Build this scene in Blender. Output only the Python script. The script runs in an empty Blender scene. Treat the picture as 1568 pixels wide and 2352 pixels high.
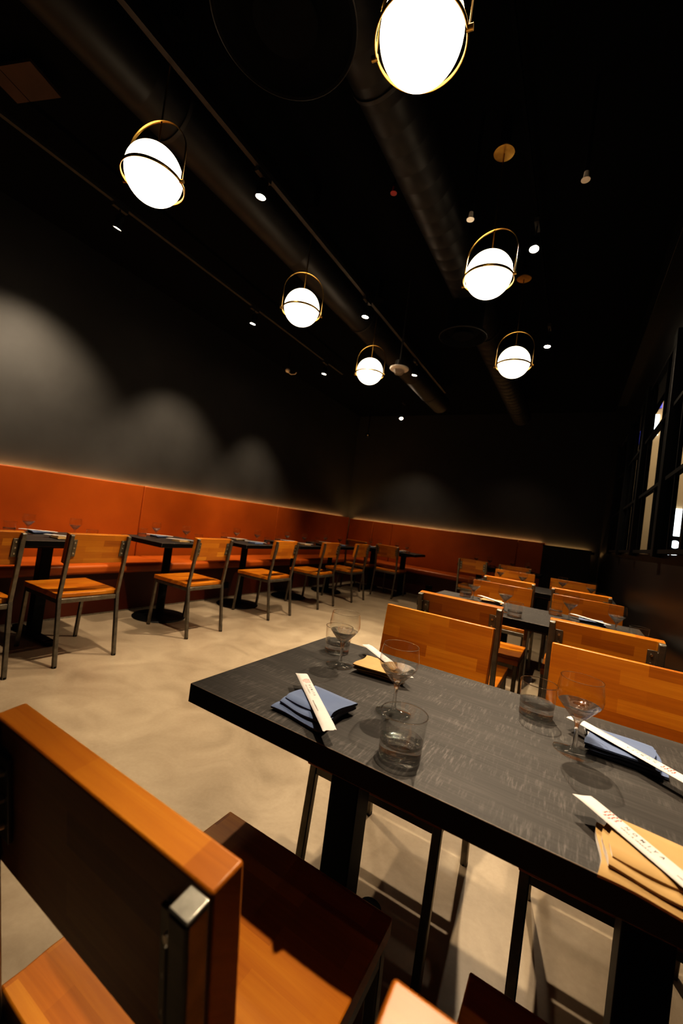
import bpy, bmesh, math, random
from mathutils import Vector, Matrix
random.seed(7)
SC = bpy.context.scene
COL = SC.collection
PI = math.pi

# ------------------------------------------------------------------ helpers
class MB:
    """collects shapes into one mesh"""
    def __init__(s): s.bm = bmesh.new()
    def box(s, c, d, rot=None):
        m = Matrix.Translation(Vector(c)) @ (rot.to_4x4() if rot else Matrix.Identity(4)) @ Matrix.Diagonal((d[0], d[1], d[2], 1))
        bmesh.ops.create_cube(s.bm, size=1, matrix=m); return s
    def bar(s, a, b, w, d=None, up=(0, 1, 0)):
        """rectangular bar from a to b"""
        a, b = Vector(a), Vector(b); z = (b - a).normalized(); d = d or w
        x = z.cross(Vector(up)); x = x.normalized() if x.length > 1e-4 else Vector((1, 0, 0)); y = z.cross(x).normalized()
        r = Matrix((x, y, z)).transposed()
        return s.box((a + b) / 2, (w, d, (b - a).length), r)
    def cyl(s, a, b, r0, r1=None, seg=24, caps=True):
        a, b = Vector(a), Vector(b); r1 = r0 if r1 is None else r1
        q = (b - a).to_track_quat('Z', 'Y').to_matrix().to_4x4()
        m = Matrix.Translation((a + b) / 2) @ q
        bmesh.ops.create_cone(s.bm, cap_ends=caps, segments=seg, radius1=r0, radius2=r1, depth=(b - a).length, matrix=m); return s
    def sphere(s, c, r, u=32, v=20, sc=(1, 1, 1)):
        bmesh.ops.create_uvsphere(s.bm, u_segments=u, v_segments=v, radius=r,
            matrix=Matrix.Translation(Vector(c)) @ Matrix.Diagonal((*sc, 1))); return s
    def lathe(s, prof, seg=40, m=Matrix.Identity(4), close=False):
        rings = []
        for r, z in prof:
            if r < 1e-6: rings.append([s.bm.verts.new(m @ Vector((0, 0, z)))])
            else: rings.append([s.bm.verts.new(m @ Vector((r * math.cos(2 * PI * k / seg), r * math.sin(2 * PI * k / seg), z))) for k in range(seg)])
        pairs = list(zip(rings, rings[1:])) + ([(rings[-1], rings[0])] if close else [])
        for A, B in pairs:
            for k in range(seg):
                j = (k + 1) % seg
                f = [A[k % len(A)], A[j % len(A)], B[j % len(B)], B[k % len(B)]]
                f = list(dict.fromkeys(f))
                if len(f) > 2: s.bm.faces.new(f)
        return s
    def tube(s, pts, r, seg=10, closed=False, flat=None):
        pts = [Vector(p) for p in pts]; n = len(pts); rings = []
        nrm = None
        for i, p in enumerate(pts):
            t = (pts[(i + 1) % n] - pts[i - 1]) if (closed or 0 < i < n - 1) else (pts[1] - pts[0] if i == 0 else pts[-1] - pts[-2])
            t.normalize()
            if nrm is None:
                nrm = t.orthogonal().normalized() if flat is None else (Vector(flat) - t * t.dot(Vector(flat))).normalized()
            nrm = (nrm - t * nrm.dot(t)).normalized(); bn = t.cross(nrm)
            rx, ry = r if isinstance(r, tuple) else (r, r)
            rings.append([s.bm.verts.new(p + nrm * rx * math.cos(2 * PI * k / seg) + bn * ry * math.sin(2 * PI * k / seg)) for k in range(seg)])
        for i in range(n if closed else n - 1):
            A, B = rings[i], rings[(i + 1) % n]
            for k in range(seg):
                s.bm.faces.new((A[k], A[(k + 1) % seg], B[(k + 1) % seg], B[k]))
        if not closed: s.bm.faces.new(rings[0][::-1]); s.bm.faces.new(rings[-1])
        return s
    def poly(s, pts):
        s.bm.faces.new([s.bm.verts.new(Vector(p)) for p in pts]); return s
    def build(s, name, mat, parent=None, bevel=0, smooth=35, seg=2, sub=0):
        bmesh.ops.recalc_face_normals(s.bm, faces=s.bm.faces)
        me = bpy.data.meshes.new(name); s.bm.to_mesh(me); s.bm.free()
        if smooth:
            me.shade_smooth(); me.set_sharp_from_angle(angle=math.radians(smooth))
        o = bpy.data.objects.new(name, me); COL.objects.link(o)
        if mat: me.materials.append(mat)
        if parent: o.parent = parent
        if bevel:
            b = o.modifiers.new('bevel', 'BEVEL'); b.width = bevel; b.segments = seg; b.limit_method = 'ANGLE'; b.angle_limit = math.radians(40)
        if sub:
            b = o.modifiers.new('sub', 'SUBSURF'); b.levels = sub; b.render_levels = sub
        return o

def tag(o, label=None, cat=None, group=None, kind=None):
    for k, v in (('label', label), ('category', cat), ('group', group), ('kind', kind)):
        if v: o[k] = v
    return o
def empty(name, loc=(0, 0, 0), rz=0):
    o = bpy.data.objects.new(name, None); COL.objects.link(o); o.empty_display_size = .1
    o.location = loc; o.rotation_euler = (0, 0, rz); return o
def dup(o, parent=None):
    c = o.copy(); COL.objects.link(c)
    if parent: c.parent = parent
    for ch in list(o.children): dup(ch, c)
    return c
def struct(o): o['kind'] = 'structure'; return o

# ------------------------------------------------------------------ materials
class NT:
    def __init__(s, name):
        s.m = bpy.data.materials.new(name); s.m.use_nodes = True; s.t = s.m.node_tree; s.b = s.t.nodes['Principled BSDF']
    def n(s, kind, **kw):
        nd = s.t.nodes.new(kind)
        for k, v in kw.items():
            if k.startswith('_'): setattr(nd, k[1:], v)
            else: nd.inputs[k.replace('__', ' ')].default_value = v
        return nd
    def l(s, a, b): s.t.links.new(a, b)
    def ramp(s, fac, stops):
        r = s.n('ShaderNodeValToRGB'); e = r.color_ramp.elements
        while len(e) < len(stops): e.new(.5)
        for q, (p, c) in zip(e, stops): q.position = p; q.color = (*c, 1)
        s.l(fac, r.inputs[0]); return r.outputs[0]
    def coords(s, scale=(1, 1, 1), src='Object'):
        c = s.n('ShaderNodeTexCoord'); m = s.n('ShaderNodeMapping'); m.inputs['Scale'].default_value = scale
        s.l(c.outputs[src], m.inputs[0]); return m.outputs[0]
    def bump(s, h, strength=.2, dist=.002):
        b = s.n('ShaderNodeBump', Strength=strength, Distance=dist); s.l(h, b.inputs['Height']); s.l(b.outputs[0], s.b.inputs['Normal'])

def mat(name, col, rough=.5, metal=0, noise=0, nscale=20, emit=None, es=0, spec=None, bump=0):
    t = NT(name); t.b.inputs['Base Color'].default_value = (*col, 1); t.b.inputs['Roughness'].default_value = rough; t.b.inputs['Metallic'].default_value = metal
    if spec is not None: t.b.inputs['Specular IOR Level'].default_value = spec
    if noise or bump:
        nz = t.n('ShaderNodeTexNoise', Scale=nscale, Detail=4); t.l(t.coords(), nz.inputs['Vector'])
        if noise:
            a = tuple(c * (1 - noise) for c in col); b = tuple(min(1, c * (1 + noise)) for c in col)
            t.l(t.ramp(nz.outputs['Fac'], [(.3, a), (.7, b)]), t.b.inputs['Base Color'])
        if bump: t.bump(nz.outputs['Fac'], bump, .002)
    if emit:
        t.b.inputs['Emission Color'].default_value = (*emit, 1); t.b.inputs['Emission Strength'].default_value = es
    return t.m

def wood_mat():
    t = NT('butcher_block_wood')
    co = t.n('ShaderNodeTexCoord'); sep = t.n('ShaderNodeSeparateXYZ'); t.l(co.outputs['Object'], sep.inputs[0])
    ad = t.n('ShaderNodeMath', _operation='ADD'); t.l(sep.outputs['Y'], ad.inputs[0]); t.l(sep.outputs['Z'], ad.inputs[1])
    oi = t.n('ShaderNodeObjectInfo'); mu = t.n('ShaderNodeMath', _operation='MULTIPLY'); mu.inputs[1].default_value = 7.3; t.l(oi.outputs['Random'], mu.inputs[0])
    ax = t.n('ShaderNodeMath', _operation='ADD'); t.l(sep.outputs['X'], ax.inputs[0]); t.l(mu.outputs[0], ax.inputs[1])
    cb = t.n('ShaderNodeCombineXYZ'); t.l(ax.outputs[0], cb.inputs[0]); t.l(ad.outputs[0], cb.inputs[1]); t.l(mu.outputs[0], cb.inputs[2])
    br = t.n('ShaderNodeTexBrick', Scale=1.0, Mortar__Size=0.0, Bias=0.0, Brick__Width=.19, Row__Height=.043)
    br.inputs['Color1'].default_value = (0, 0, 0, 1); br.inputs['Color2'].default_value = (1, 1, 1, 1)
    br.offset = .37; br.offset_frequency = 2; br.squash = 1
    t.l(cb.outputs[0], br.inputs['Vector'])
    mp = t.n('ShaderNodeMapping'); mp.inputs['Scale'].default_value = (4, 90, 60); t.l(cb.outputs[0], mp.inputs[0])
    nz = t.n('ShaderNodeTexNoise', Scale=1.0, Detail=5, Roughness=.6, Distortion=.6); t.l(mp.outputs[0], nz.inputs['Vector'])
    mp2 = t.n('ShaderNodeMapping'); mp2.inputs['Scale'].default_value = (3, 9, 9); t.l(cb.outputs[0], mp2.inputs[0])
    n2 = t.n('ShaderNodeTexNoise', Scale=1.0, Detail=2); t.l(mp2.outputs[0], n2.inputs['Vector'])
    mx = t.n('ShaderNodeMix', _data_type='FLOAT'); mx.inputs[0].default_value = .5; t.l(br.outputs['Color'], mx.inputs[2]); t.l(nz.outputs['Fac'], mx.inputs[3])
    m3 = t.n('ShaderNodeMix', _data_type='FLOAT'); m3.inputs[0].default_value = .3; t.l(mx.outputs[0], m3.inputs[2]); t.l(n2.outputs['Fac'], m3.inputs[3])
    c = t.ramp(m3.outputs[0], [(.2, (.27, .082, .006)), (.45, (.42, .145, .011)), (.6, (.50, .195, .016)), (.8, (.62, .285, .032))])
    t.l(c, t.b.inputs['Base Color']); t.b.inputs['Roughness'].default_value = .38
    t.bump(nz.outputs['Fac'], .12, .001)
    return t.m

def tabletop_mat():
    t = NT('charcoal_wood_laminate')
    v = t.coords()
    def nz(sc, det=4, rough=.55):
        m = t.n('ShaderNodeMapping'); m.inputs['Scale'].default_value = sc; t.l(v, m.inputs[0])
        n = t.n('ShaderNodeTexNoise', Scale=1.0, Detail=det, Roughness=rough); t.l(m.outputs[0], n.inputs['Vector']); return n.outputs['Fac']
    grain = nz((6, 170, 60)); saw = nz((260, 30, 30), 3); patch = nz((6, 16, 5), 4); cloud = nz((2.5, 14, 3), 3)
    s = t.n('ShaderNodeMapRange'); s.inputs['From Min'].default_value = .5; s.inputs['From Max'].default_value = .72; t.l(saw, s.inputs[0])
    p = t.n('ShaderNodeMapRange'); p.inputs['From Min'].default_value = .42; p.inputs['From Max'].default_value = .7; t.l(patch, p.inputs[0])
    m = t.n('ShaderNodeMath', _operation='MULTIPLY'); t.l(s.outputs[0], m.inputs[0]); t.l(p.outputs[0], m.inputs[1])
    a = t.n('ShaderNodeMix', _data_type='FLOAT'); a.inputs[0].default_value = .5; t.l(grain, a.inputs[2]); t.l(cloud, a.inputs[3])
    base = t.ramp(a.outputs[0], [(.3, (.022, .020, .019)), (.55, (.043, .039, .036)), (.75, (.08, .073, .067))])
    mc = t.n('ShaderNodeMix', _data_type='RGBA'); t.l(m.outputs[0], mc.inputs[0]); t.l(base, mc.inputs[6]); mc.inputs[7].default_value = (.125, .115, .105, 1)
    t.l(mc.outputs[2], t.b.inputs['Base Color']); t.b.inputs['Roughness'].default_value = .55; t.b.inputs['Specular IOR Level'].default_value = .28
    t.bump(grain, .15, .0006); return t.m

def floor_mat():
    t = NT('polished_concrete')
    v = t.coords()
    def nz(sc, det=5, r=.6, d=0):
        n = t.n('ShaderNodeTexNoise', Scale=sc, Detail=det, Roughness=r, Distortion=d); t.l(v, n.inputs['Vector']); return n.outputs['Fac']
    big = nz(.9, 4, .55, .6); mid = nz(3.2, 6, .6, 1.2); fine = nz(60, 4)
    a = t.n('ShaderNodeMix', _data_type='FLOAT'); a.inputs[0].default_value = .5; t.l(big, a.inputs[2]); t.l(mid, a.inputs[3])
    b = t.n('ShaderNodeMix', _data_type='FLOAT'); b.inputs[0].default_value = .12; t.l(a.outputs[0], b.inputs[2]); t.l(fine, b.inputs[3])
    c = t.ramp(b.outputs[0], [(.3, (.165, .13, .089)), (.5, (.275, .224, .16)), (.68, (.37, .307, .222))])
    t.l(c, t.b.inputs['Base Color'])
    r = t.n('ShaderNodeMapRange'); r.inputs['To Min'].default_value = .27; r.inputs['To Max'].default_value = .5; t.l(mid, r.inputs[0]); t.l(r.outputs[0], t.b.inputs['Roughness'])
    return t.m

def leather_mat():
    t = NT('burnt_orange_leather')
    n1 = t.n('ShaderNodeTexNoise', Scale=2.2, Detail=3); t.l(t.coords(), n1.inputs['Vector'])
    t.l(t.ramp(n1.outputs['Fac'], [(.3, (.36, .086, .009)), (.7, (.44, .112, .013))]), t.b.inputs['Base Color'])
    t.b.inputs['Roughness'].default_value = .42
    vo = t.n('ShaderNodeTexVoronoi', Scale=260); t.l(t.coords(), vo.inputs['Vector']); t.bump(vo.outputs['Distance'], .08, .0008)
    return t.m

def glass_mat():
    t = NT('solid_clear_glass')
    t.b.inputs['Transmission Weight'].default_value = 1; t.b.inputs['Roughness'].default_value = 0; t.b.inputs['IOR'].default_value = 1.42
    nz = t.n('ShaderNodeTexNoise', Scale=30, Detail=1); t.l(t.coords(), nz.inputs['Vector'])
    t.l(t.ramp(nz.outputs['Fac'], [(0, (.985, .99, .985)), (1, (1, 1, 1))]), t.b.inputs['Base Color'])
    tr = t.n('ShaderNodeBsdfTransparent'); tr.inputs[0].default_value = (.985, .99, .985, 1); gl = t.n('ShaderNodeBsdfGlossy', Roughness=.0)
    bz = t.n('ShaderNodeTexNoise', Scale=120, Detail=1); t.l(t.coords((1, 1, 2)), bz.inputs['Vector'])
    bp = t.n('ShaderNodeBump', Strength=.5, Distance=.004); t.l(bz.outputs['Fac'], bp.inputs['Height']); t.l(bp.outputs[0], gl.inputs['Normal'])
    mx = t.n('ShaderNodeMixShader'); mx.inputs[0].default_value = .38; m2 = t.n('ShaderNodeMixShader'); m2.inputs[0].default_value = .07
    t.l(t.b.outputs[0], mx.inputs[1]); t.l(tr.outputs[0], mx.inputs[2]); t.l(mx.outputs[0], m2.inputs[1]); t.l(gl.outputs[0], m2.inputs[2])
    t.l(m2.outputs[0], t.t.nodes['Material Output'].inputs['Surface'])
    return t.m
def thin_mat(name='thin_clear_glass', rmin=.05, rmax=.85, rough=.0, tint=1.0, bump=0):
    t = NT(name); nt = t.t
    gl = t.n('ShaderNodeBsdfGlossy', Roughness=rough)
    if bump:
        bz = t.n('ShaderNodeTexNoise', Scale=130, Detail=1); t.l(t.coords((1, 1, 2.2)), bz.inputs['Vector'])
        bp = t.n('ShaderNodeBump', Strength=bump, Distance=.004); t.l(bz.outputs['Fac'], bp.inputs['Height']); t.l(bp.outputs[0], gl.inputs['Normal'])
    nz = t.n('ShaderNodeTexNoise', Scale=40); t.l(t.coords(), nz.inputs['Vector'])
    lw = t.n('ShaderNodeLayerWeight', Blend=.25)
    tr = t.n('ShaderNodeBsdfTransparent'); t.l(t.ramp(lw.outputs['Facing'], [(0, (.985 * tint, .99 * tint, .985 * tint)), (.6, (.97 * tint, .975 * tint, .97 * tint)), (.85, (.85 * tint, .86 * tint, .85 * tint)), (1, (.3, .31, .3))]), tr.inputs[0])
    t.l(t.ramp(nz.outputs['Fac'], [(0, (.9, .9, .9)), (1, (1, 1, 1))]), gl.inputs['Color'])
    pw = t.n('ShaderNodeMath', _operation='POWER'); pw.inputs[1].default_value = 3.5; l2 = t.n('ShaderNodeLayerWeight', Blend=.5); t.l(l2.outputs['Facing'], pw.inputs[0])
    fr = t.n('ShaderNodeMapRange'); fr.inputs['To Min'].default_value = rmin; fr.inputs['To Max'].default_value = rmax; t.l(pw.outputs[0], fr.inputs[0]); mx = t.n('ShaderNodeMixShader')
    t.l(fr.outputs[0], mx.inputs[0]); t.l(tr.outputs[0], mx.inputs[1]); t.l(gl.outputs[0], mx.inputs[2])
    t.l(mx.outputs[0], nt.nodes['Material Output'].inputs['Surface']); return t.m
def pane_mat():
    t = NT('window_glass'); nt = t.t
    gl = t.n('ShaderNodeBsdfGlossy', Roughness=.02); gl.inputs['Color'].default_value = (.9, .95, 1, 1)
    nz = t.n('ShaderNodeTexNoise', Scale=3); t.l(t.coords(), nz.inputs['Vector'])
    tr = t.n('ShaderNodeBsdfTransparent'); t.l(t.ramp(nz.outputs['Fac'], [(0, (.93, .95, .95)), (1, (.97, .98, .98))]), tr.inputs[0])
    fr = t.n('ShaderNodeMath', _operation='MULTIPLY'); lw = t.n('ShaderNodeLayerWeight', Blend=.1); t.l(lw.outputs['Facing'], fr.inputs[0]); fr.inputs[1].default_value = .12; mx = t.n('ShaderNodeMixShader')
    t.l(fr.outputs[0], mx.inputs[0]); t.l(tr.outputs[0], mx.inputs[1]); t.l(gl.outputs[0], mx.inputs[2])
    t.l(mx.outputs[0], nt.nodes['Material Output'].inputs['Surface']); return t.m
def cloth_mat(name, col):
    t = NT(name); v = t.coords()
    n1 = t.n('ShaderNodeTexNoise', Scale=25, Detail=3); t.l(v, n1.inputs['Vector'])
    t.l(t.ramp(n1.outputs['Fac'], [(.3, tuple(c * .9 for c in col)), (.7, col)]), t.b.inputs['Base Color'])
    t.b.inputs['Roughness'].default_value = .9; t.b.inputs['Sheen Weight'].default_value = .3
    wv = t.n('ShaderNodeTexNoise', Scale=900, Detail=1); t.l(v, wv.inputs['Vector']); t.bump(wv.outputs['Fac'], .15, .0005)
    return t.m

WOOD = wood_mat(); TOP = tabletop_mat(); FLOOR = floor_mat(); LEATHER = leather_mat(); PANE = pane_mat(); THIN = thin_mat(); GLASS = glass_mat()
BASEL = mat('shade_darkened_leather', (.085, .016, .004), .45, noise=.15, nscale=4)  # bench leather with the shade under the seat overhang put into its colour
STEEL = mat('gunmetal_steel', (.21, .19, .155), .42, .85, noise=.2, nscale=30)
STEELRAW = mat('raw_steel_cap', (.42, .40, .35), .35, .9, noise=.25, nscale=60)
BLACKM = mat('black_powder_coat', (.004, .0039, .0038), .5, 0, noise=.2, spec=.22)
BLACKEDGE = mat('black_metal_ceiling', (.004, .0038, .0036), .8, 0, noise=.3, spec=.15)
DUCTM = mat('black_painted_duct', (.013, .0117, .0105), .5, .1, noise=.3, nscale=6)
TRACKM = mat('black_track_metal', (.035, .032, .03), .5, .1, noise=.2)
BRASS = mat('satin_brass', (.55, .36, .11), .3, 1, noise=.1, nscale=40)
WALL = mat('charcoal_wall_paint', (.038, .0375, .0365), .6, noise=.12, nscale=3, bump=.03)
WALLR = mat('black_lacquered_wall', (.012, .0115, .011), .32, noise=.15, nscale=2)
CEIL = mat('black_ceiling_paint', (.0035, .0034, .0033), .95, noise=.2, spec=.1)
GLOBE = mat('lit_opal_glass', (1, .95, .88), .3, emit=(1, .84, .62), es=3.4)
LENS = mat('lit_lamp_lens', (1, .95, .9), .3, emit=(1, .84, .62), es=150)
LED = mat('warm_led_strip', (1, .8, .5), .3, emit=(1, .60, .24), es=34)
BLUE = cloth_mat('slate_blue_cotton', (.105, .145, .25)); TAN = cloth_mat('tan_cotton', (.42, .275, .115))
PAPER = mat('white_paper', (.52, .485, .46), .65, noise=.04, nscale=40)
INK = mat('dark_ink', (.10, .09, .08), .7); REDINK = mat('red_ink', (.55, .015, .012), .7)
WHITEP = mat('white_plastic', (.85, .78, .70), .4, noise=.05)
REDP = mat('red_paint', (.35, .02, .015), .4, noise=.1)
BOLTM = mat('bolt_steel', (.6, .56, .5), .3, 1, noise=.1)
DECK = mat('brown_deck_panel', (.04, .018, .011), .7, noise=.25, nscale=5)
FACADE = mat('beige_plaster', (.62, .47, .30), .8, noise=.05, nscale=2)
SIGNLIT = mat('lit_white_glazing', (.9, .95, 1), .4, emit=(.82, .93, 1), es=2.2)
BLUELIT = mat('blue_neon_glow', (.1, .1, .5), .4, emit=(.12, .14, 1), es=.5)

# ------------------------------------------------------------------ camera
CAM_H = 1.2
cam = bpy.data.objects.new('camera', bpy.data.cameras.new('camera')); COL.objects.link(cam)
R_ = Vector((.8572662555, .4978437550, .1313246472)); D_ = Vector((.1023386456, .0852144244, -.9910929843)); F_ = Vector((-.5046002068, .8630701581, .0221027949))
cam.matrix_world = Matrix((( R_.x, -D_.x, -F_.x, 0), (R_.y, -D_.y, -F_.y, 0), (R_.z, -D_.z, -F_.z, CAM_H), (0, 0, 0, 1)))
cam.data.sensor_fit = 'VERTICAL'; cam.data.sensor_height = 36; cam.data.lens = 935.44 / 2352 * 36
cam.data.clip_start = .02
cam.data.dof.use_dof = True; cam.data.dof.focus_distance = 1.15; cam.data.dof.aperture_fstop = 3.5
SC.camera = cam

# ------------------------------------------------------------------ room
XL, YB, ZC = -4.60, 8.15, 3.65
YF = -2.6
def xr(y): return .50 - .0206 * y           # the window wall runs very slightly off square
struct(MB().box(((XL + .7) / 2, (YF + YB) / 2, -.05), (abs(XL) + 1.1, YB - YF + .3, .1)).build('floor', FLOOR))
struct(MB().box(((XL + .7) / 2, (YF + YB) / 2, ZC + .05), (abs(XL) + 1.1, YB - YF + .3, .1)).build('ceiling', CEIL))
struct(MB().box((XL - .05, (YF + YB) / 2, ZC / 2), (.1, YB - YF + .2, ZC)).build('wall_left', WALL))
struct(MB().box(((XL + .6) / 2, YB + .05, ZC / 2), (abs(XL) + .8, .1, ZC)).build('wall_back', WALL))
struct(MB().box(((XL + .6) / 2, YF - .05, ZC / 2), (abs(XL) + 1.0, .1, ZC)).build('wall_front', WALLR))

wallrot = Matrix.Rotation(math.atan(.0206), 3, 'Z')
def rwall(mb, y0, y1, z0, z1, t=.12, off=0.0):
    ym = (y0 + y1) / 2; x = xr(ym) + off + t / 2
    mb.box((x, ym, (z0 + z1) / 2), (t, y1 - y0, z1 - z0), wallrot)
SILL, HEAD = 1.252, 2.62
mb = MB()
rwall(mb, YF, YB, 0, SILL, .08); rwall(mb, YF, YB, HEAD, ZC, .08)
rwall(mb, 6.3, YB, SILL - .01, HEAD + .01); rwall(mb, YF, .4, SILL - .01, HEAD + .01)
struct(mb.build('wall_right', WALLR))
struct((lambda m: (rwall(m, .4, 6.4, 3.2, 3.42, .10, -.095), m)[1])(MB()).build('trim_1', WALLR, bevel=.004))
# window bays between thick posts
posts = [.45, 1.75, 3.10, 4.12, 5.16, 6.25]
munt = {1: ((2.27, .008), (2.55, .022), (2.84, .008)), 2: ((3.45, .008), (3.955, .008))}
for i, y in enumerate(posts):
    m = MB(); rwall(m, y - .03, y + .05, SILL - .02, HEAD + .02, .07, -.045)
    struct(m.build('trim_%d' % (i + 2), BLACKM, bevel=.004))
for i in range(len(posts) - 1):
    y0, y1 = posts[i] + .05, posts[i + 1] - .03
    m = MB()
    for z in (SILL + .015, 1.71, 2.163, HEAD - .015): rwall(m, y0, y1, z - .012, z + .012, .03, -.025)
    for yy, hw in munt.get(i, [(y0 + (y1 - y0) * k / 3, .008) for k in (1, 2)]): rwall(m, yy - hw, yy + hw, SILL, HEAD, .02, -.02)
    fr = struct(m.build('window_%d' % (i + 1), BLACKM))
    m = MB(); rwall(m, y0, y1, SILL, HEAD, .004, -.012)
    m.build('glass_pane', PANE, fr, smooth=0)

# ------------------------------------------------------------------ outside the windows
f = empty('opposite_building', (1.9, 12.2, 0))
tag(f, 'beige plastered building front across the way, seen through the right-hand windows', 'building')
m = MB().box((.6, .1, 3.5), (3.6, .2, 7.0)); m.build('wall', FACADE, f)
m = MB().box((-.04, -.03, 2.2), (.45, .05, .64)); m.build('lit_window', SIGNLIT, f)
m = MB().box((-.04, -.02, 1.35), (.50, .04, 1.05)); m.build('dark_shopfront', BLACKM, f)
m = MB()
m.cyl((.05, -.05, 1.68), (.05, -.03, 1.68), .09, seg=32); m.build('arched_fanlight', SIGNLIT, f)
MB().box((-.035, -.05, 1.44), (.05, .02, .22)).build('door_light', SIGNLIT, f); MB().box((.055, -.05, 1.42), (.09, .02, .22)).build('door_light', SIGNLIT, f)
MB().box((-.59, -.03, 4.52), (.16, .05, .5)).build('lit_window', SIGNLIT, f)
MB().box((-.93, -.03, 4.5), (.3, .05, .9)).build('blue_glazing', BLUELIT, f)
MB().box((-.55, -.03, 5.0), (.14, .05, .12)).build('blue_glazing', BLUELIT, f)
struct(MB().box((2.4, 5.5, -.06), (2.9, 14, .1)).build('ground_outside', FLOOR))

# ------------------------------------------------------------------ banquettes
def rounded(mb, name, mt, par, bev=.02): return mb.build(name, mt, par, bevel=bev, seg=4)
bl = empty('banquette', (-4.2, 2.6, 0)); tag(bl, 'long burnt-orange leather banquette along the charcoal left wall, with tall panelled back', 'bench')
ox, oy = -4.2, 2.6
def P(x, y, z): return (x - ox, y - oy, z)
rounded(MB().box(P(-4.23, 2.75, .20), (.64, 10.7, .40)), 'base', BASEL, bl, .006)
MB().box(P(-3.912, 2.45, .007), (.02, 9.9, .014)).build('base_trim', STEELRAW, bl)
for y0, y1 in ((-2.5, .47), (.47, 2.97), (2.97, 5.47), (5.47, 8.0)):
    rounded(MB().box(P(-4.115, (y0 + y1) / 2, .445), (.54, y1 - y0 - .004, .09)), 'seat_cushion', LEATHER, bl, .028)
    rounded(MB().box(P(-4.50, (y0 + y1) / 2, .875), (.10, y1 - y0 - .004, .86)), 'backrest_panel', LEATHER, bl, .012)
rounded(MB().box(P(-4.147, 8.05, .865), (.594, .09, .84)), 'backrest_panel', LEATHER, bl, .012)
for y, z in ((3.92, .165),):
    MB().box(P(-3.90, y, z), (.02, .12, .075)).build('outlet_cover', BLACKM, bl, bevel=.004)
bb = empty('banquette', (-2.4, 7.7, 0)); tag(bb, 'burnt-orange leather banquette along the back wall, ending at the black partition', 'bench')
ox, oy = -2.4, 7.7
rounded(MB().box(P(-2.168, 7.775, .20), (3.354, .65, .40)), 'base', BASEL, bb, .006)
MB().box(P(-2.168, 7.452, .007), (3.354, .02, .014)).build('base_trim', STEELRAW, bb)
for x0, x1 in ((-3.845, -3.4), (-3.4, -.93), (-.93, -.49)):
    rounded(MB().box(P((x0 + x1) / 2, 7.70, .445), (x1 - x0 - .004, .56, .09)), 'seat_cushion', LEATHER, bb, .028)
for x0, x1 in ((-3.845, -3.4), (-3.4, -.93), (-.93, -.49)):
    rounded(MB().box(P((x0 + x1) / 2, 8.05, .865), (x1 - x0 - .004, .09, .84)), 'backrest_panel', LEATHER, bb, .012)
MB().box(P(-2.28, 7.44, .19), (.12, .02, .075)).build('outlet_cover', BLACKM, bb, bevel=.004)
# glowing strips behind the backs
o = MB().box((-4.585, 2.75, 1.272), (.03, 10.4, .012)).build('light_strip', LED); tag(o, 'warm LED strip hidden behind the top of the left wall banquette', 'strip light')
o = MB().box((-2.49, 8.135, 1.258), (3.88, .03, .012)).box((-.15, 8.135, 1.215), (.66, .03, .012)).build('light_strip', LED); tag(o, 'warm LED strip hidden behind the top of the back wall banquette', 'strip light')
ps = empty('partition', (-.14, 7.74, 0)); tag(ps, 'low black partition box at the right end of the back wall banquette', 'partition')
MB().box((0, -.02, .615), (.67, .70, 1.23)).build('panel', WALLR, ps, bevel=.004)
MB().box((0, -.02, 1.24), (.68, .71, .02)).build('cap', BLACKM, ps, bevel=.003)
MB().box((.34 + .02, -.02, 1.21), (.05, .1, .04)).build('bracket', BLACKM, ps)

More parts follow.
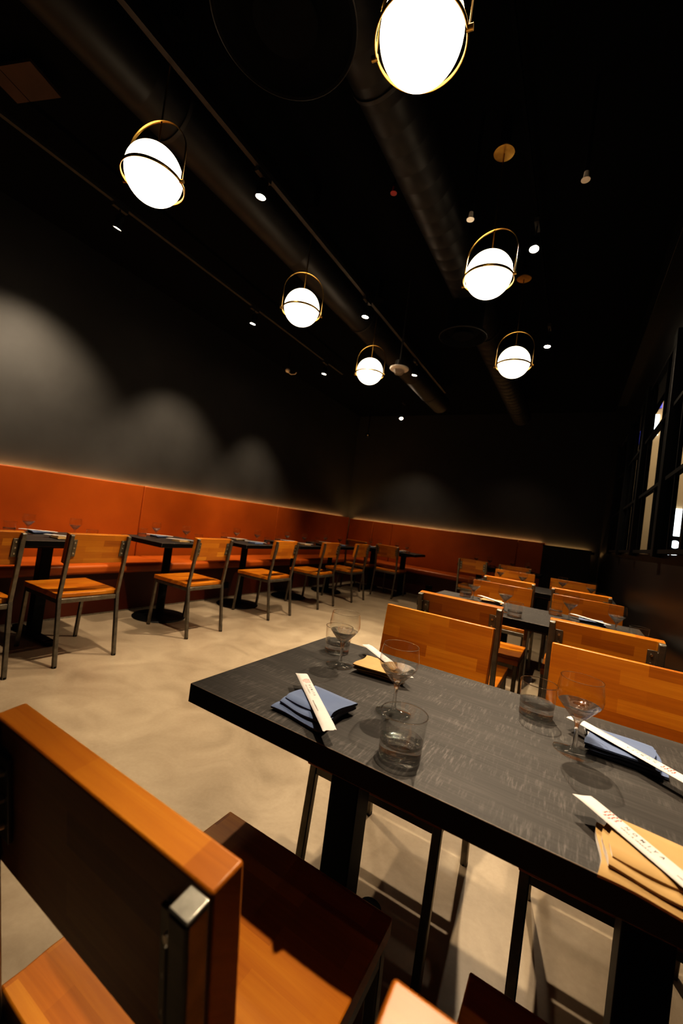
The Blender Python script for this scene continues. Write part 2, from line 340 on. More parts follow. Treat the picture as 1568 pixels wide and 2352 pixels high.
# ------------------------------------------------------------------ chairs
def make_chair(rng=0):
    root = empty('dining_chair')
    sx, w = .198, .024
    zj, zt = .452, .875
    # seat: gently dished slab
    m = MB(); N = 14; x0, x1, y0, y1 = -.212, .212, -.188, .265; th = .036; zt_s = .475
    def zz(u, v):
        d = max(0, 1 - (2 * u - 1) ** 2) ** .6 * max(0, 1 - (2 * v - .92) ** 2) ** .6
        step = -.004 if v < .10 else 0
        return zt_s - .009 * d + step
    top = [[m.bm.verts.new((x0 + (x1 - x0) * i / N, y0 + (y1 - y0) * j / N, zz(i / N, j / N))) for i in range(N + 1)] for j in range(N + 1)]
    bot = [[m.bm.verts.new((x0 + (x1 - x0) * i / N, y0 + (y1 - y0) * j / N, zt_s - th)) for i in range(N + 1)] for j in range(N + 1)]
    for j in range(N):
        for i in range(N):
            m.bm.faces.new((top[j][i], top[j][i + 1], top[j + 1][i + 1], top[j + 1][i])); m.bm.faces.new((bot[j][i], bot[j + 1][i], bot[j + 1][i + 1], bot[j][i + 1]))
    for k in range(N):
        m.bm.faces.new((top[0][k], bot[0][k], bot[0][k + 1], top[0][k + 1])); m.bm.faces.new((top[N][k], top[N][k + 1], bot[N][k + 1], bot[N][k]))
        m.bm.faces.new((top[k][0], top[k + 1][0], bot[k + 1][0], bot[k][0])); m.bm.faces.new((top[k][N], bot[k][N], bot[k + 1][N], top[k + 1][N]))
    m.build('seat', WOOD, root, smooth=30, bevel=.003)
    tilt = math.atan2(.055, .426)
    rt = Matrix.Rotation(tilt, 3, 'X')        # top leans back
    def back(y, z):                            # a point on the post line at height z, moved forward by y
        k = (z - zj) / (zt - zj); return Vector((0, -.203 - .055 * k, z)) + Vector((0, math.cos(tilt), math.sin(tilt))) * y
    c = back(.0125 + .019, .779)
    m = MB().box((0, 0, 0), (.42, .037, .205)); o = m.build('backrest', WOOD, root, bevel=.003)
    o.location = c; o.rotation_euler = (tilt, 0, 0)
    for s in (-1, 1):
        m = MB(); j = Vector((s * sx, -.203, zj)); f = Vector((s * sx, -.268, 0)); t = Vector((s * sx, back(0, zt).y, zt))
        m.bar(f, j, w, w, up=(1, 0, 0)); m.bar(j - Vector((0, 0, .004)), t, w, w, up=(1, 0, 0))
        lg = m.build('leg', STEEL, root, bevel=.003)
        e = MB().bar(t, t + (t - j).normalized() * .003, w * .98, w * .98, up=(1, 0, 0)).build('end_cap', STEELRAW, lg, bevel=.002)
        MB().cyl(f, f + Vector((0, 0, .012)), .0135, seg=10).build('foot_glide', BLACKM, lg)
        m = MB(); m.bar((s * sx, .270, 0), (s * sx, .238, .438), w, w, up=(1, 0, 0))
        lg = m.build('leg', STEEL, root, bevel=.003)
        MB().cyl((s * sx, .270, 0), (s * sx, .269, .012), .0135, seg=10).build('foot_glide', BLACKM, lg)
    m = MB(); m.box((0, -.203, .424), (.372, .022, .030)); m.box((0, .238, .424), (.372, .022, .030))
    for s in (-1, 1): m.box((s * sx, .018, .424), (.022, .44, .030))
    m.build('seat_frame', STEEL, root, bevel=.002)
    for s in (-1, 1):
        m = MB()
        p = back(.0095, .785); m.box((s * .170, p.y, p.z), (.034, .005, .115), rt)
        p2 = back(-.001, .785); m.box((s * .1855, p2.y, p2.z), (.004, .024, .115), rt)
        br = m.build('bracket', STEEL, root, bevel=.001)
        for dz in (-.036, 0, .036):
            q = back(.007, .785 + dz); n = rt @ Vector((0, -1, 0))
            MB().cyl(Vector((s * .168, q.y, q.z)), Vector((s * .168, q.y, q.z)) + n * .005, .006, .005, seg=10).build('bolt', BOLTM, br)
    return root
CHAIR = make_chair(); used = [False]
def chair(x, y, rz, label, group):
    o = CHAIR if not used[0] else dup(CHAIR); used[0] = True
    o.location = (x, y, 0); o.rotation_euler = (0, 0, rz); tag(o, label, 'chair', group); return o
GA, GB = 'wooden dining chairs at the window-side tables', 'wooden dining chairs along the banquettes'
ch = [
 (-.437, .508, .0, 'chair in the left foreground seen from behind, large dark back with bright orange top edge', GA),
 (.130, .504, .0, 'foreground chair at the bottom edge, only the pale top corner of its back showing', GA),
 (-.438, 1.372, PI, 'chair facing us across the nearest table, left one, its back behind the tan napkin', GA),
 (.171, 1.372, PI, 'chair facing us across the nearest table, right one with the brightest orange back', GA),
 (-.487, 2.370, 0, 'chair seen from behind at the second window-row table, left one', GA),
 (.138, 2.365, 0, 'chair seen from behind at the second window-row table, right one', GA),
 (-.456, 3.100, PI, 'chair facing us at the second window-row table, left one behind two wine glasses', GA),
 (.097, 3.080, PI, 'chair facing us at the second window-row table, right one behind the blue napkin', GA),
 (-.482, 4.110, 0, 'chair seen from behind at the third window-row table, left one', GA),
 (.065, 4.080, 0, 'chair seen from behind at the third window-row table, right one', GA),
 (-.580, 4.86, PI, 'chair facing us at the third window-row table, left one', GA),
 (.0, 4.80, PI, 'chair facing us at the third window-row table, right one by the black wall', GA),
 (-3.12, .98, PI / 2, 'chair cut off by the left picture edge, on the aisle side of the banquette tables', GB),
 (-3.12, 1.648, PI / 2, 'nearest whole chair at the left banquette tables, its two brackets and seat in full view', GB),
 (-3.115, 2.69, PI / 2, 'chair at the first round-based banquette table from the left', GB),
 (-3.125, 3.795, PI / 2, 'chair at the second round-based banquette table from the left', GB),
 (-3.12, 4.79, PI / 2, 'chair at the third round-based banquette table from the left', GB),
 (-3.10, 5.69, PI / 2, 'chair at the fourth round-based banquette table, nearest the far corner', GB),
 (-3.43, 6.78, 0, 'chair at the far corner table, left one half hidden by another chair', GB),
 (-2.815, 6.78, 0, 'chair at the far corner table, right one with its back to us', GB),
 (-1.305, 6.50, 0, 'chair at the table before the back banquette, left one with its seat showing', GB),
 (-.72, 6.45, 0, 'chair at the table before the back banquette, right one near the black partition', GB),
]
for a in ch: chair(*a)

# ------------------------------------------------------------------ tables
T = .785; TH = .042
EDGE = mat('worn_table_edge', (.22, .18, .14), .5, noise=.3, nscale=50)
def table_slab(L, W, par):
    o = MB().box((0, 0, T - TH / 2), (L, W, TH)).build('tabletop', TOP, par, bevel=.0011)
    o.data.materials.append(BLACKM); o.data.materials.append(EDGE); o.modifiers[0].material = 2
    for p in o.data.polygons:
        if p.normal.z < .5: p.material_index = 1
    return o
def four_top(cx, cy, rz, L, W, label, grp):
    r = empty('dining_table', (cx, cy, 0), rz); tag(r, label, 'table', grp)
    table_slab(L, W, r)
    MB().box((0, 0, T - TH - .017), (.80, .30, .033)).build('underframe', BLACKM, r, bevel=.002)
    for s in (-1, 1):
        p = MB().box((s * .305, 0, .37), (.078, .078, .74 - .03)).build('pillar', BLACKM, r, bevel=.004)
        m = MB(); m.box((s * .305, 0, .018), (.072, .52, .026))
        m.cyl((s * .305, -.26, .005), (s * .305, -.26, .031), .036, seg=20); m.cyl((s * .305, .26, .005), (s * .305, .26, .031), .036, seg=20)
        m.build('foot', BLACKM, r, bevel=.003)
    return r
G4 = 'four-seat black tables'
four_top(-.13, .973, 0, 1.20, .607, 'large dark wood-topped table in the foreground with four place settings', G4)
four_top(-.225, 2.79, 0, 1.20, .61, 'second dark table from the camera in the row by the windows', G4)
four_top(-.25, 4.50, 0, 1.20, .61, 'third dark table from the camera in the row by the windows', G4)
four_top(-3.545, 1.31, PI / 2, 1.20, .62, 'dark table at the left picture edge before the banquette, two chairs beside it', G4)
four_top(-3.0, 7.05, 0, 1.22, .58, 'dark table in the far corner before the back banquette, two chairs seen from behind', G4)
four_top(-1.02, 6.93, 0, 1.20, .58, 'dark table before the back banquette near the black partition', G4)
def two_top(x, y):
    r = empty('dining_table', (x, y, 0), 0)
    table_slab(.64, .64, r)
    MB().box((0, 0, T - TH - .008), (.36, .36, .014)).build('mounting_plate', BLACKM, r)
    MB().cyl((0, 0, .02), (0, 0, T - TH - .01), .039, seg=28).build('pole', BLACKM, r)
    MB().lathe([(0, .0), (.25, 0), (.252, .006), (.245, .014), (.12, .024), (.05, .034), (.0, .036)], 56).build('base', BLACKM, r)
    return r
T2 = two_top(-3.565, 2.735)
for i, (y, lab) in enumerate(((2.735, 'first'), (3.84, 'second'), (4.88, 'third'), (5.92, 'fourth'))):
    o = T2 if i == 0 else dup(T2); o.location = (-3.565, y, 0)
    tag(o, 'square dark table on a round black base, %s from the left along the left banquette' % lab, 'table', 'round-based tables along the banquette')

# ------------------------------------------------------------------ table settings
def wine(seg):
    """bowl (thin glass), solid lower cone with stem, thin foot"""
    r = empty('wine_glass')
    MB().lathe([(.0391, .1012), (.0417, .1052), (.0434, .110), (.0442, .1145), (.0444, .119), (.0441, .125), (.0434, .132), (.0424, .139), (.0412, .146), (.0400, .1525)], seg).build('bowl', THIN, r, smooth=80)
    MB().tube([(.0400 * math.cos(2 * PI * k / seg), .0400 * math.sin(2 * PI * k / seg), .1529) for k in range(seg)], .0006, 8, True).build('rim', GLASS, r, smooth=60)
    MB().lathe([(.0056, .0105), (.0043, .018), (.0039, .042), (.0046, .058), (.009, .067), (.0128, .0708), (.0172, .0748), (.0204, .079), (.0242, .0828), (.0274, .0872), (.0316, .0912), (.0352, .0962), (.0394, .1010), (.0388, .1016), (.0338, .0982), (.0296, .0942), (.0252, .0908), (.0214, .0868), (.0172, .084), (.0136, .0806), (.006, .0772), (0, .0765)], seg).build('stem', GLASS, r, smooth=60)
    MB().lathe([(0, .0005), (.038, .0003), (.0405, .0012), (.0395, .0024), (.015, .0052), (.0056, .0108)], seg).build('foot', THIN, r, smooth=60)
    return r
def tumbler(seg):
    r = empty('water_tumbler')
    MB().lathe([(.0396, .0345), (.0405, .045), (.0414, .057), (.0422, .069), (.0428, .0805)], seg).build('side_wall', THIN, r, smooth=60)
    MB().tube([(.0427 * math.cos(2 * PI * k / seg), .0427 * math.sin(2 * PI * k / seg), .081) for k in range(seg)], .0010, 8, True).build('rim', GLASS, r, smooth=60)
    MB().lathe([(0, .0022), (.034, .0022), (.0355, .0004), (.038, .002), (.0386, .007), (.0390, .0213), (.0396, .0345), (.0388, .0345), (.0374, .0285), (.033, .0262), (0, .0255)], seg).build('base', GLASS, r, smooth=60)
    return r
def napkin(colm, hi):
    """folded cloth: stacked layers with rolled front folds"""
    m = MB(); rnd = random.Random(3)
    def layer(x0, x1, y0, y1, z0, th, lift, ph, ft=.005):
        nx, ny = (26, 40) if hi else (10, 20); ring = []
        sec = []                                  # closed section in (y,z): flat sheet with a fat fold at the front
        for k in range(ny + 1): v = k / ny; sec.append((v, 1))
        for k in range(ny + 1): v = 1 - k / ny; sec.append((v, 0))
        for i in range(nx + 1):
            u = i / nx; row = []
            for v, s in sec:
                y = y0 + (y1 - y0) * v; x = x0 + (x1 - x0) * u
                fat = math.exp(-(v * 5) ** 2) * ft
                e = min(1, 6 * v + .05, 6 * (1 - v) + .25) ** .5
                z = z0 + th * .5 + (s - .5) * (th + fat) * e + lift * (1 - v) * .5 + .0015 * math.sin(7 * u + ph) * math.sin(3 * v + ph)
                y += .004 * math.sin(4 * u + ph) * (1 - v) - .004 * math.cos(PI * (s - .5)) * (v < .05)
                x += .005 * math.sin(5 * v + ph)
                row.append(m.bm.verts.new((x, y, max(z, .0008 + z0 * .3))))
            ring.append(row)
        L = len(sec)
        for A, B in zip(ring, ring[1:]):
            for k in range(L): m.bm.faces.new((A[k], A[(k + 1) % L], B[(k + 1) % L], B[k]))
        m.bm.faces.new(ring[0][::-1]); m.bm.faces.new(ring[-1])
    layer(-.068, .060, -.073, .050, .0008, .009, .001, .4, .006)
    layer(-.060, .066, -.060, .055, .0100, .008, .002, 1.9, .006)
    if hi: layer(-.052, .0655, -.044, .057, .0180, .007, .000, 3.1, .006)
    return m.build('napkin', colm, None, smooth=50)
def lettering(body, size, sp, name, mt, parent, loc):
    cu = bpy.data.curves.new('t', 'FONT'); cu.body = body; cu.size = size; cu.space_character = sp; cu.align_x = 'LEFT'; cu.align_y = 'CENTER'; cu.resolution_u = 3; cu.offset = size * .008
    ob = bpy.data.objects.new('t', cu); COL.objects.link(ob); dg = bpy.context.evaluated_depsgraph_get()
    me = bpy.data.meshes.new_from_object(ob.evaluated_get(dg)); bpy.data.objects.remove(ob); bpy.data.curves.remove(cu)
    me.materials.clear(); me.materials.append(mt)
    o = bpy.data.objects.new(name, me); COL.objects.link(o); o.parent = parent; o.location = loc; return o
SL, SW = .268, .0285
def sleeve(hi):
    m = MB(); nx = 24; sec = [(-1, .3), (-.8, .85), (-.5, 1), (0, 1), (.5, 1), (.8, .85), (1, .3), (.8, -.1), (0, -.1), (-.8, -.1)]
    rows = []
    for i in range(nx + 1):
        u = i / nx; f = min(1, u / .06 + .12, (1 - u) / .10 + .12); row = []
        for v, z in sec:
            x = (u - .5) * SL
            if i == 0: x += .010 * (v * .5 + .5)
            if i == nx: x += .003 * math.sin(v * 6)
            row.append(m.bm.verts.new((x, v * SW / 2 * (1 if u < .95 else .97), z * .0046 * f + .0004)))
        rows.append(row)
    L = len(sec)
    for A, B in zip(rows, rows[1:]):
        for k in range(L): m.bm.faces.new((A[k], A[(k + 1) % L], B[(k + 1) % L], B[k]))
    m.bm.faces.new(rows[0][::-1]); m.bm.faces.new(rows[-1])
    o = m.build('chopstick_sleeve', PAPER, None, smooth=50)
    z = .00525
    if hi:
        k = MB()
        for c in range(4):
            for r in range(4):
                if c == 3 and r in (0,): continue
                if c == 0 and r == 0: continue
                x, y = -.088 + c * .0062 + (r % 2) * .0012, -.0068 + r * .0046
                for a, b in (((0, .0019), (.0022, 0)), ((.0022, 0), (0, -.0019))):
                    d = (Vector((*b, 0)) - Vector((*a, 0))); n = Vector((-d.y, d.x, 0)).normalized() * .0006
                    A, B = Vector((x + a[0], y + a[1], z)), Vector((x + b[0], y + b[1], z))
                    k.poly((A + n, A - n, B - n, B + n))
        k.build('printed_emblem', REDINK, o, smooth=0)
        lettering('NOMIYA', .0078, 2.3, 'printed_lettering', INK, o, (-.056, .0026, z))
        lettering('GRILL & IZAKAYA', .0044, 1.32, 'printed_lettering', INK, o, (-.056, -.0058, z))
        lettering('www.nomiyaizakaya.com', .0046, 1.0, 'printed_lettering', INK, o, (.022, -.0066, z))
    return o
WN, WF = wine(56), wine(28); TN, TF = tumbler(56), tumbler(28)
NBn, NBf, NTn, NTf = napkin(BLUE, True), napkin(BLUE, False), napkin(TAN, True), napkin(TAN, False)
SN, SF = sleeve(True), sleeve(False)
first = {}
def put(src, x, y, z, rz, label, cat, group, rx=0):
    k = src.name
    o = dup(src) if k in first else src; first[k] = 1
    o.location = (x, y, z); o.rotation_euler = (rx, 0, rz); tag(o, label, cat, group); return o
GW, GT, GN, GS = 'wine glasses on the tables', 'water tumblers on the tables', 'folded napkins on the tables', 'paper chopstick sleeves on the napkins'
def setting(nap, w, t, colour, face, desc, near=False, sl=None, items='wtns', rj=0):
    """nap, w, t: xy of napkin, wine glass, tumbler; face: rotation of the diner"""
    col = 'blue' if colour == 'b' else 'tan'
    if 'w' in items and w: put(WN if near else WF, *w, T, 0, 'stemmed wine glass, ' + desc, 'wine glass', GW)
    if 't' in items and t: put(TN if near else TF, *t, T, 0, 'short water tumbler, ' + desc, 'tumbler', GT)
    if 'n' in items: put({('b', 1): NBn, ('b', 0): NBf, ('t', 1): NTn, ('t', 0): NTf}[(colour, int(near))], *nap, T, face + rj, 'folded %s napkin, ' % col + desc, 'napkin', GN)
    if 's' in items:
        c = sl or (nap[0], nap[1], -41)
        z = T + (.0275 if near else .021)
        put(SN if near else SF, c[0], c[1], z, math.radians(c[2]) + face, 'paper chopstick sleeve on %s napkin, ' % col + desc, 'chopstick sleeve', GS)
# nearest table
setting((-.451, .772), (-.319, .893), (-.241, .737), 'b', 0, 'left front place of the nearest table', True, (-.456, .765, -42.7), rj=-.06)
setting((-.440, 1.100), (-.555, 1.055), (-.623, 1.151), 't', PI, 'left rear place of the nearest table', True, (-.450, 1.135, -37.7), rj=.1)
setting((.126, 1.086), (.038, 1.022), (-.046, 1.157), 'b', PI, 'right rear place of the nearest table', True, (.131, 1.057, -38.2), rj=-.02)
setting((.137, .722), None, None, 't', 0, 'right front place of the nearest table', True, (.138, .705, -45.5), items='ns', rj=-.08)
def generic(cx, cy, face, colour, desc, items='wtns'):
    c, s = math.cos(face), math.sin(face); j = lambda: random.uniform(-.008, .008)
    rot = lambda x, y: (cx + c * x - s * y + j(), cy + s * x + c * y + j())
    setting(rot(0, 0), rot(.115, .085), rot(.19, -.03), colour, face, desc, False, (*rot(0, 0), -41), items, rj=random.uniform(-.08, .08))
for (cx, cy, xl, xr_, nm) in ((-.225, 2.79, -.46, .115, 'of the second window-row table'), (-.25, 4.50, -.54, .03, 'of the third window-row table')):
    generic(xl + .0, cy - .19, 0, 'b', 'left front place ' + nm)
    generic(xr_ + .0, cy - .19, 0, 't', 'right front place ' + nm)
    generic(xl + .0, cy + .16, PI, 't', 'left rear place ' + nm)
    generic(xr_ + .0, cy + .16, PI, 'b', 'right rear place ' + nm)
# long banquette table at the left edge: diners face +x (bench) and -x (aisle)
generic(-3.70, 1.62, -PI / 2, 'b', 'bench side of the table at the left picture edge')
generic(-3.39, 1.66, PI / 2, 't', 'aisle side of the table at the left picture edge')
generic(-3.70, 1.02, -PI / 2, 't', 'cut by the left picture edge on the leftmost table', 't')
for i, (y, nm) in enumerate(((2.735, 'first'), (3.84, 'second'), (4.88, 'third'), (5.92, 'fourth'))):
    d = 'side, %s round-based banquette table from left' % nm
    generic(-3.715, y, -PI / 2, 'bt'[i % 2], 'bench ' + d); generic(-3.40, y, PI / 2, 'tb'[i % 2], 'aisle ' + d)
for x, nm in ((-3.3, 'left'), (-2.75, 'right')):
    generic(x, 6.93, 0, 'b', '%s front place of the far corner table' % nm); generic(x, 7.19, PI, 't', '%s bench place of the far corner table' % nm)
for x, nm in ((-1.30, 'left'), (-.73, 'right')):
    generic(x, 6.81, 0, 'b', '%s front place of the table near the black partition' % nm, 'wt'); generic(x, 7.07, PI, 't', '%s bench place of the table near the black partition' % nm, 'wt')

# ------------------------------------------------------------------ pendant lamps
def pendant(axis):
    r = empty('pendant_lamp')
    MB().sphere((0, 0, 0), .1295, 48, 32).build('globe', GLOBE, r)
    MB().tube([(.141 * math.cos(2 * PI * k / 64), .141 * math.sin(2 * PI * k / 64), -.030) for k in range(64)], (.0035, .0075), 10, True, flat=(1, 0, 0)).build('ring', BRASS, r)
    pts = [(-.146, 0, -.030 + .024 * k) for k in range(6)]
    zc = .118
    pts += [(-.146 * math.cos(a), 0, zc + .146 * math.sin(a)) for a in [PI * k / 28 for k in range(29)]]
    pts += [(.146, 0, -.030 + .024 * (5 - k)) for k in range(6)]
    MB().tube(pts, (.0022, .008), 8, flat=(1, 0, 0)).build('hoop', BRASS, r)
    for s in (-1, 1): MB().cyl((s * .138, 0, -.030), (s * .158, 0, -.030), .009, seg=16).build('pivot_knob', BRASS, r)
    MB().cyl((0, 0, .125), (0, 0, .727), .0042, seg=10).build('rod', BRASS, r)
    MB().lathe([(0, .735), (.058, .735), (.060, .731), (.058, .725), (.012, .722), (0, .722)], 36).build('canopy', BRASS, r)
    MB().box((0, 0, .83), (.045, .045, .19)).build('junction_box', CEIL, r)
    return r
PL = pendant(0)
for i, (x, y, a, nm) in enumerate(((-1.92, 1.10, 22, 'nearest glowing globe of the left row'), (-1.93, 2.33, 42, 'middle glowing globe of the left row'), (-1.965, 3.55, 10, 'farthest glowing globe of the left row'),
        (-.575, 1.086, 8, 'glowing globe cut by the picture top, largest'), (-.60, 2.345, -8, 'middle glowing globe of the right row'), (-.622, 3.605, 3, 'farthest glowing globe of the right row'))):
    o = PL if i == 0 else dup(PL)
    o.location = (x, y, 2.726)
    cn = [c for c in o.children if c.name.startswith('canopy')][0]
    if i == 0: brass_canopy = cn.data; dark_canopy = cn.data.copy(); dark_canopy.materials[0] = CEIL
    cn.data = dark_canopy if i < 3 else brass_canopy
    o.rotation_euler = (0, 0, math.radians(a)); tag(o, nm + ', hung in a brass ring and hoop', 'pendant lamp', 'globe pendant lamps')

# ------------------------------------------------------------------ track lighting
def track(x, z, y0, y1, label, tm=TRACKM, wd=.032):
    r = empty('light_track', (x, y0, z)); tag(r, label, 'light track')
    MB().box((0, (y1 - y0) / 2, 0), (wd, y1 - y0, .032)).build('rail', tm, r, bevel=.002)
    n = 4
    for k in range(n):
        yy = .25 + (y1 - y0 - .5) * k / (n - 1)
        MB().cyl((0, yy, .016), (0, yy, ZC - z), .005, seg=8).build('hanger_rod', TRACKM, r)
    return r
track(-3.44, 3.50, -1.0, 5.35, 'thin black light track nearest the left wall')
track(-1.90, 3.285, -1.2, 5.8, 'thin black light track above the aisle, right of the long duct')
track(-.48, 3.52, -1.0, 5.6, 'thin black light track nearest the windows', CEIL, .02)
def spot_head():
    r = empty('track_spotlight')
    c = MB().lathe([(0, .10), (.026, .10), (.032, .094), (.034, .01), (.034, 0), (.030, 0), (.030, .008), (0, .008)], 28).build('lamp_head', BLACKM, r)
    MB().lathe([(0, .004), (.0295, .004), (.0295, .0075), (0, .0075)], 28).build('lens', LENS, r)
    return r
SPH = spot_head(); SPK = list(SPH.children); nsp = [0]
def spotlight(loc, aim, label, ztrack, E, size, blend=.6, lens_dir=None, trackx=None, soft=.03):
    o = SPH if nsp[0] == 0 else SPH.copy()
    if nsp[0]:
        COL.objects.link(o)
        for k in SPK: c = k.copy(); COL.objects.link(c); c.parent = o
    nsp[0] += 1
    loc = Vector(loc); d = (Vector(lens_dir or aim) - loc).normalized()
    o.location = loc; o.rotation_euler = (-d).to_track_quat('Z', 'Y').to_euler(); tag(o, label, 'spotlight', 'ceiling track spotlights')
    tx = trackx if trackx is not None else loc.x
    top = loc - d * .06
    s = MB(); s.cyl(top, (tx, top.y, ztrack - .03), .006, seg=8); s.box((tx, top.y, ztrack - .03), (.03, .12, .03))
    st = s.build('stem', TRACKM, None); st.parent = o; st.matrix_parent_inverse = (Matrix.Translation(o.location) @ o.rotation_euler.to_matrix().to_4x4()).inverted()
    if E:
        L = bpy.data.lights.new('spot_lamp', 'SPOT'); L.energy = E; L.spot_size = math.radians(size); L.spot_blend = blend; L.color = (1, .82, .61); L.shadow_soft_size = soft
        lo = bpy.data.objects.new('spot_lamp', L); COL.objects.link(lo); ad = (Vector(aim) - loc).normalized()
        lo.location = loc + ad * .012; lo.rotation_euler = (-ad).to_track_quat('Z', 'Y').to_euler()
WA = 'small round spotlight on the left wall track, '
spotlight((-3.44, 1.74, 3.30), (-4.62, 1.62, 1.25), WA + 'nearest one, aimed at the wall', 3.50, 270, 83, .9, lens_dir=(-4.2, 1.75, 1.6))
spotlight((-3.44, 3.33, 3.30), (-4.55, 3.38, 1.0), WA + 'middle one, aimed at the wall', 3.50, 230, 69, .9, lens_dir=(-3.8, 3.33, 1.6))
spotlight((-3.44, 4.85, 3.30), (-4.5, 4.95, .85), WA + 'farthest one, aimed at the wall', 3.50, 190, 61, .9, lens_dir=(-3.7, 4.85, 1.6))
MA = 'bright spotlight hanging over the aisle, '
spotlight((-1.90, 1.76, 3.12), (-2.25, 1.85, 0), MA + 'nearest one left of the top', 3.285, 265, 92, .9)
spotlight((-1.90, 3.21, 3.10), (-2.25, 3.2, 0), MA + 'second from the camera', 3.285, 265, 92, .9)
spotlight((-1.93, 4.62, 3.09), (-2.25, 4.7, 0), MA + 'third, beside the white camera dome', 3.285, 210, 92, .9)
RA = 'bright spotlight on the window-side track, '
spotlight((-.36, 1.15, 3.30), (.42, 1.05, .7), RA + 'out of the top of the picture', 3.52, 290, 78, 1)
spotlight((.30, .28, 3.32), (.22, 1.50, .75), RA + 'added out of view to brighten the right chair', 3.52, 130, 40, 1, trackx=-.48)  # unseen extra lamp, added to lift the right chair's back
spotlight((-.48, 3.03, 3.30), (-.28, 2.35, .7), RA + 'nearest visible one', 3.52, 330, 100, .7)
spotlight((-.48, 4.58, 3.28), (-.4, 4.4, .7), RA + 'second visible one', 3.52, 230, 90, .6)
BA = 'small spotlight far back near the ceiling, '
spotlight((-3.10, 7.06, 3.27), (-3.1, 7.55, .8), BA + 'left one of two', 3.60, 150, 90, 1, lens_dir=(-2.4, 6.0, 1.5))
spotlight((-1.10, 7.06, 3.26), (-1.1, 7.55, .8), BA + 'right one of two', 3.60, 160, 90, 1, lens_dir=(-.9, 6.0, 1.5))

# ------------------------------------------------------------------ ducts and ceiling gear
def duct(x, z, r, y0, y1, label, pitch):
    root = empty('ventilation_duct', (x, y0, z)); tag(root, label, 'duct')
    prof = []; n = int((y1 - y0) / pitch)
    for k in range(n + 1):
        yy = (y1 - y0) * k / n; prof += [(r, yy), (r + .0012, yy + .004), (r, yy + .008)]
    m = Matrix.Rotation(-PI / 2, 4, 'X')
    MB().lathe(prof, 40, m).build('duct_pipe', DUCTM, root, smooth=50)
    for k in range(4):
        yy = .6 + (y1 - y0 - 1.2) * k / 3
        MB().cyl((0, yy, r), (0, yy, ZC - z), .006, seg=8).build('hanger_rod', TRACKM, root)
        MB().tube([((r + .006) * math.cos(2 * PI * q / 36), yy, (r + .006) * math.sin(2 * PI * q / 36)) for q in range(36)], (.003, .012), 6, True, flat=(1, 0, 0)).build('hanger_strap', TRACKM, root)
    return root
duct(-2.22, 3.37, .15, -1.6, 6.6, 'long round black duct running along the ceiling left of the aisle spotlights', 1.3)
duct(-1.04, 3.37, .15, -1.6, 7.4, 'long round black spiral duct above the right row of pendants', .13)
def diffuser(x, y, r, label):
    o = empty('air_diffuser', (x, y, 2.95)); tag(o, label, 'air diffuser', 'round drop diffusers')
    MB().lathe([(r * .8, .29), (r * .8, .06), (r * .86, .04), (r, .03), (r + .004, .02), (r + .004, .008), (r, 0), (r - .012, .002), (r - .02, .014), (r * .7, .05), (0, .05)], 56).build('drum', BLACKEDGE, o)
    MB().tube([((r + .003) * math.cos(2 * PI * k / 64), (r + .003) * math.sin(2 * PI * k / 64), .006) for k in range(64)], .004, 8, True).build('rim', TRACKM, o)
    MB().lathe([(0, .012), (r * .45, .012), (r * .46, .018), (0, .03)], 40).build('face_plate', BLACKEDGE, o)
diffuser(-1.10, 1.02, .26, 'large round black air diffuser near the top of the picture, left of the cut-off pendant')
diffuser(-1.06, 3.52, .20, 'round black air diffuser farther back, hanging under the right duct')
# white dome camera on a stem
dc = empty('security_camera', (-1.67, 3.60, 2.74)); tag(dc, 'white dome camera hanging on a thin stem by the farthest left pendant', 'security camera')
MB().lathe([(0, .03), (.055, .03), (.092, .018), (.094, .008), (.088, 0), (.06, -.003), (0, -.003)], 36).build('housing', WHITEP, dc)
MB().lathe([(.055, -.003), (.052, -.025), (.036, -.045), (0, -.054)], 32).build('dome', GLASS, dc)
MB().cyl((0, 0, .03), (0, 0, .085), .05, .045, 28).build('collar', DUCTM, dc); MB().cyl((0, 0, .08), (0, 0, ZC - 2.74), .008, seg=10).build('stem', TRACKM, dc)
def sprinkler(x, y, z, label, red=False):
    o = empty('sprinkler_head', (x, y, z)); tag(o, label, 'sprinkler', 'sprinkler heads under the ceiling')
    MB().cyl((0, 0, .03), (0, 0, ZC - z), .011, seg=12).build('drop_pipe', BLACKEDGE, o)
    MB().lathe([(0, .04), (.012, .04), (.014, .012), (.006, .008), (.006, .002), (.022, 0), (.022, -.003), (0, -.003)], 20).build('nozzle', REDP if red else WHITEP, o)
sprinkler(-.72, 2.25, 3.02, 'small pale sprinkler head left of the middle right-row pendant')
sprinkler(-.155, 2.28, 3.10, 'small sprinkler head at the upper right near the windows')
sprinkler(-1.27, 2.3, 3.38, 'small red sprinkler fitting beside the right duct', True)
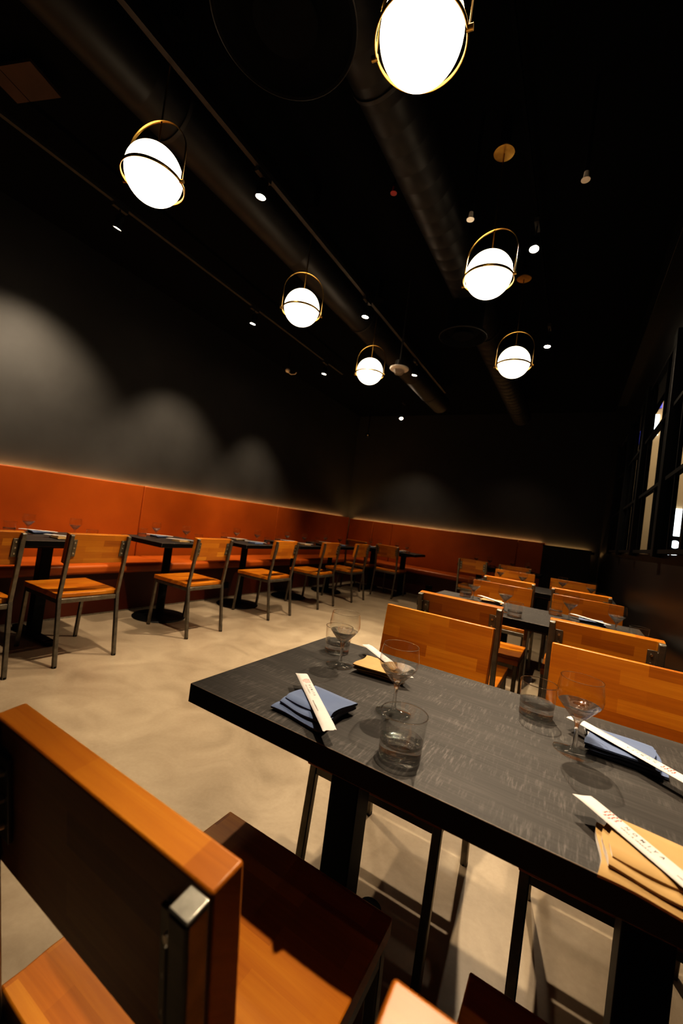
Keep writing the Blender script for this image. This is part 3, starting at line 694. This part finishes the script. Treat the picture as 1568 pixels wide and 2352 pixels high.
# small wall sensor on the left
ws = empty('motion_sensor', (-4.06, 4.77, 3.37)); tag(ws, 'small pale round sensor near the ceiling above the left wall', 'sensor')
MB().sphere((0, 0, 0), .035, 20, 12).build('eye', WHITEP, ws); MB().tube([(.0, .0, -.02), (.06, .02, -.06), (.13, .03, -.055), (.15, .03, -.03)], .007, 8).build('bracket', WHITEP, ws)
MB().cyl((0, 0, .03), (0, 0, ZC - 3.37), .008, seg=8).build('stem', BLACKEDGE, ws)
cw = empty('corner_camera', (-4.05, 7.6, 3.08)); tag(cw, 'tiny black camera high on the back wall near the corner', 'security camera')
MB().sphere((0, 0, 0), .05, 20, 12).build('body', BLACKM, cw); MB().cyl((0, 0, .03), (0, 0, ZC - 3.08), .01, seg=8).build('stem', BLACKEDGE, cw)
MB().sphere((.02, -.042, -.01), .012, 12, 8).build('lens', WHITEP, cw)
dp = empty('ceiling_panel', (-3.15, .95, 3.58)); tag(dp, 'dim brown panel under the ceiling at the upper left', 'ceiling panel')
MB().box((.045, 0, 0), (.24, .20, .02)).build('board', DECK, dp); MB().box((-.13, 0, 0), (.10, .20, .02)).build('board', DECK, dp); dp.rotation_euler = (0, 0, .3)
MB().cyl((-.12, 0, .01), (-.12, 0, ZC - 3.58), .006, seg=8).build('hanger_rod', TRACKM, dp); MB().cyl((.12, 0, .01), (.12, 0, ZC - 3.58), .006, seg=8).build('hanger_rod', TRACKM, dp)

# ------------------------------------------------------------------ outdoor light, world, colour
L = bpy.data.lights.new('added_facade_light', 'AREA'); L.energy = 160; L.size = 3; L.color = (1, .86, .66)  # unseen area lamp added outdoors to light the opposite building front
lo = bpy.data.objects.new('added_facade_light', L); COL.objects.link(lo); lo.location = (3.2, 9.0, 6.0); lo.rotation_euler = (math.radians(68), 0, math.radians(18))
w = bpy.data.worlds.new('night'); SC.world = w; w.use_nodes = True
w.node_tree.nodes['Background'].inputs[0].default_value = (.01, .01, .014, 1); w.node_tree.nodes['Background'].inputs[1].default_value = .15
SC.view_settings.view_transform = 'Standard'; SC.view_settings.look = 'High Contrast'; SC.view_settings.exposure = 0; SC.view_settings.gamma = 1
cy = SC.cycles
cy.use_denoising = True; cy.max_bounces = 12; cy.transmission_bounces = 12; cy.transparent_max_bounces = 16
cy.caustics_reflective = False; cy.caustics_refractive = False; cy.sample_clamp_indirect = 8; cy.blur_glossy = .5
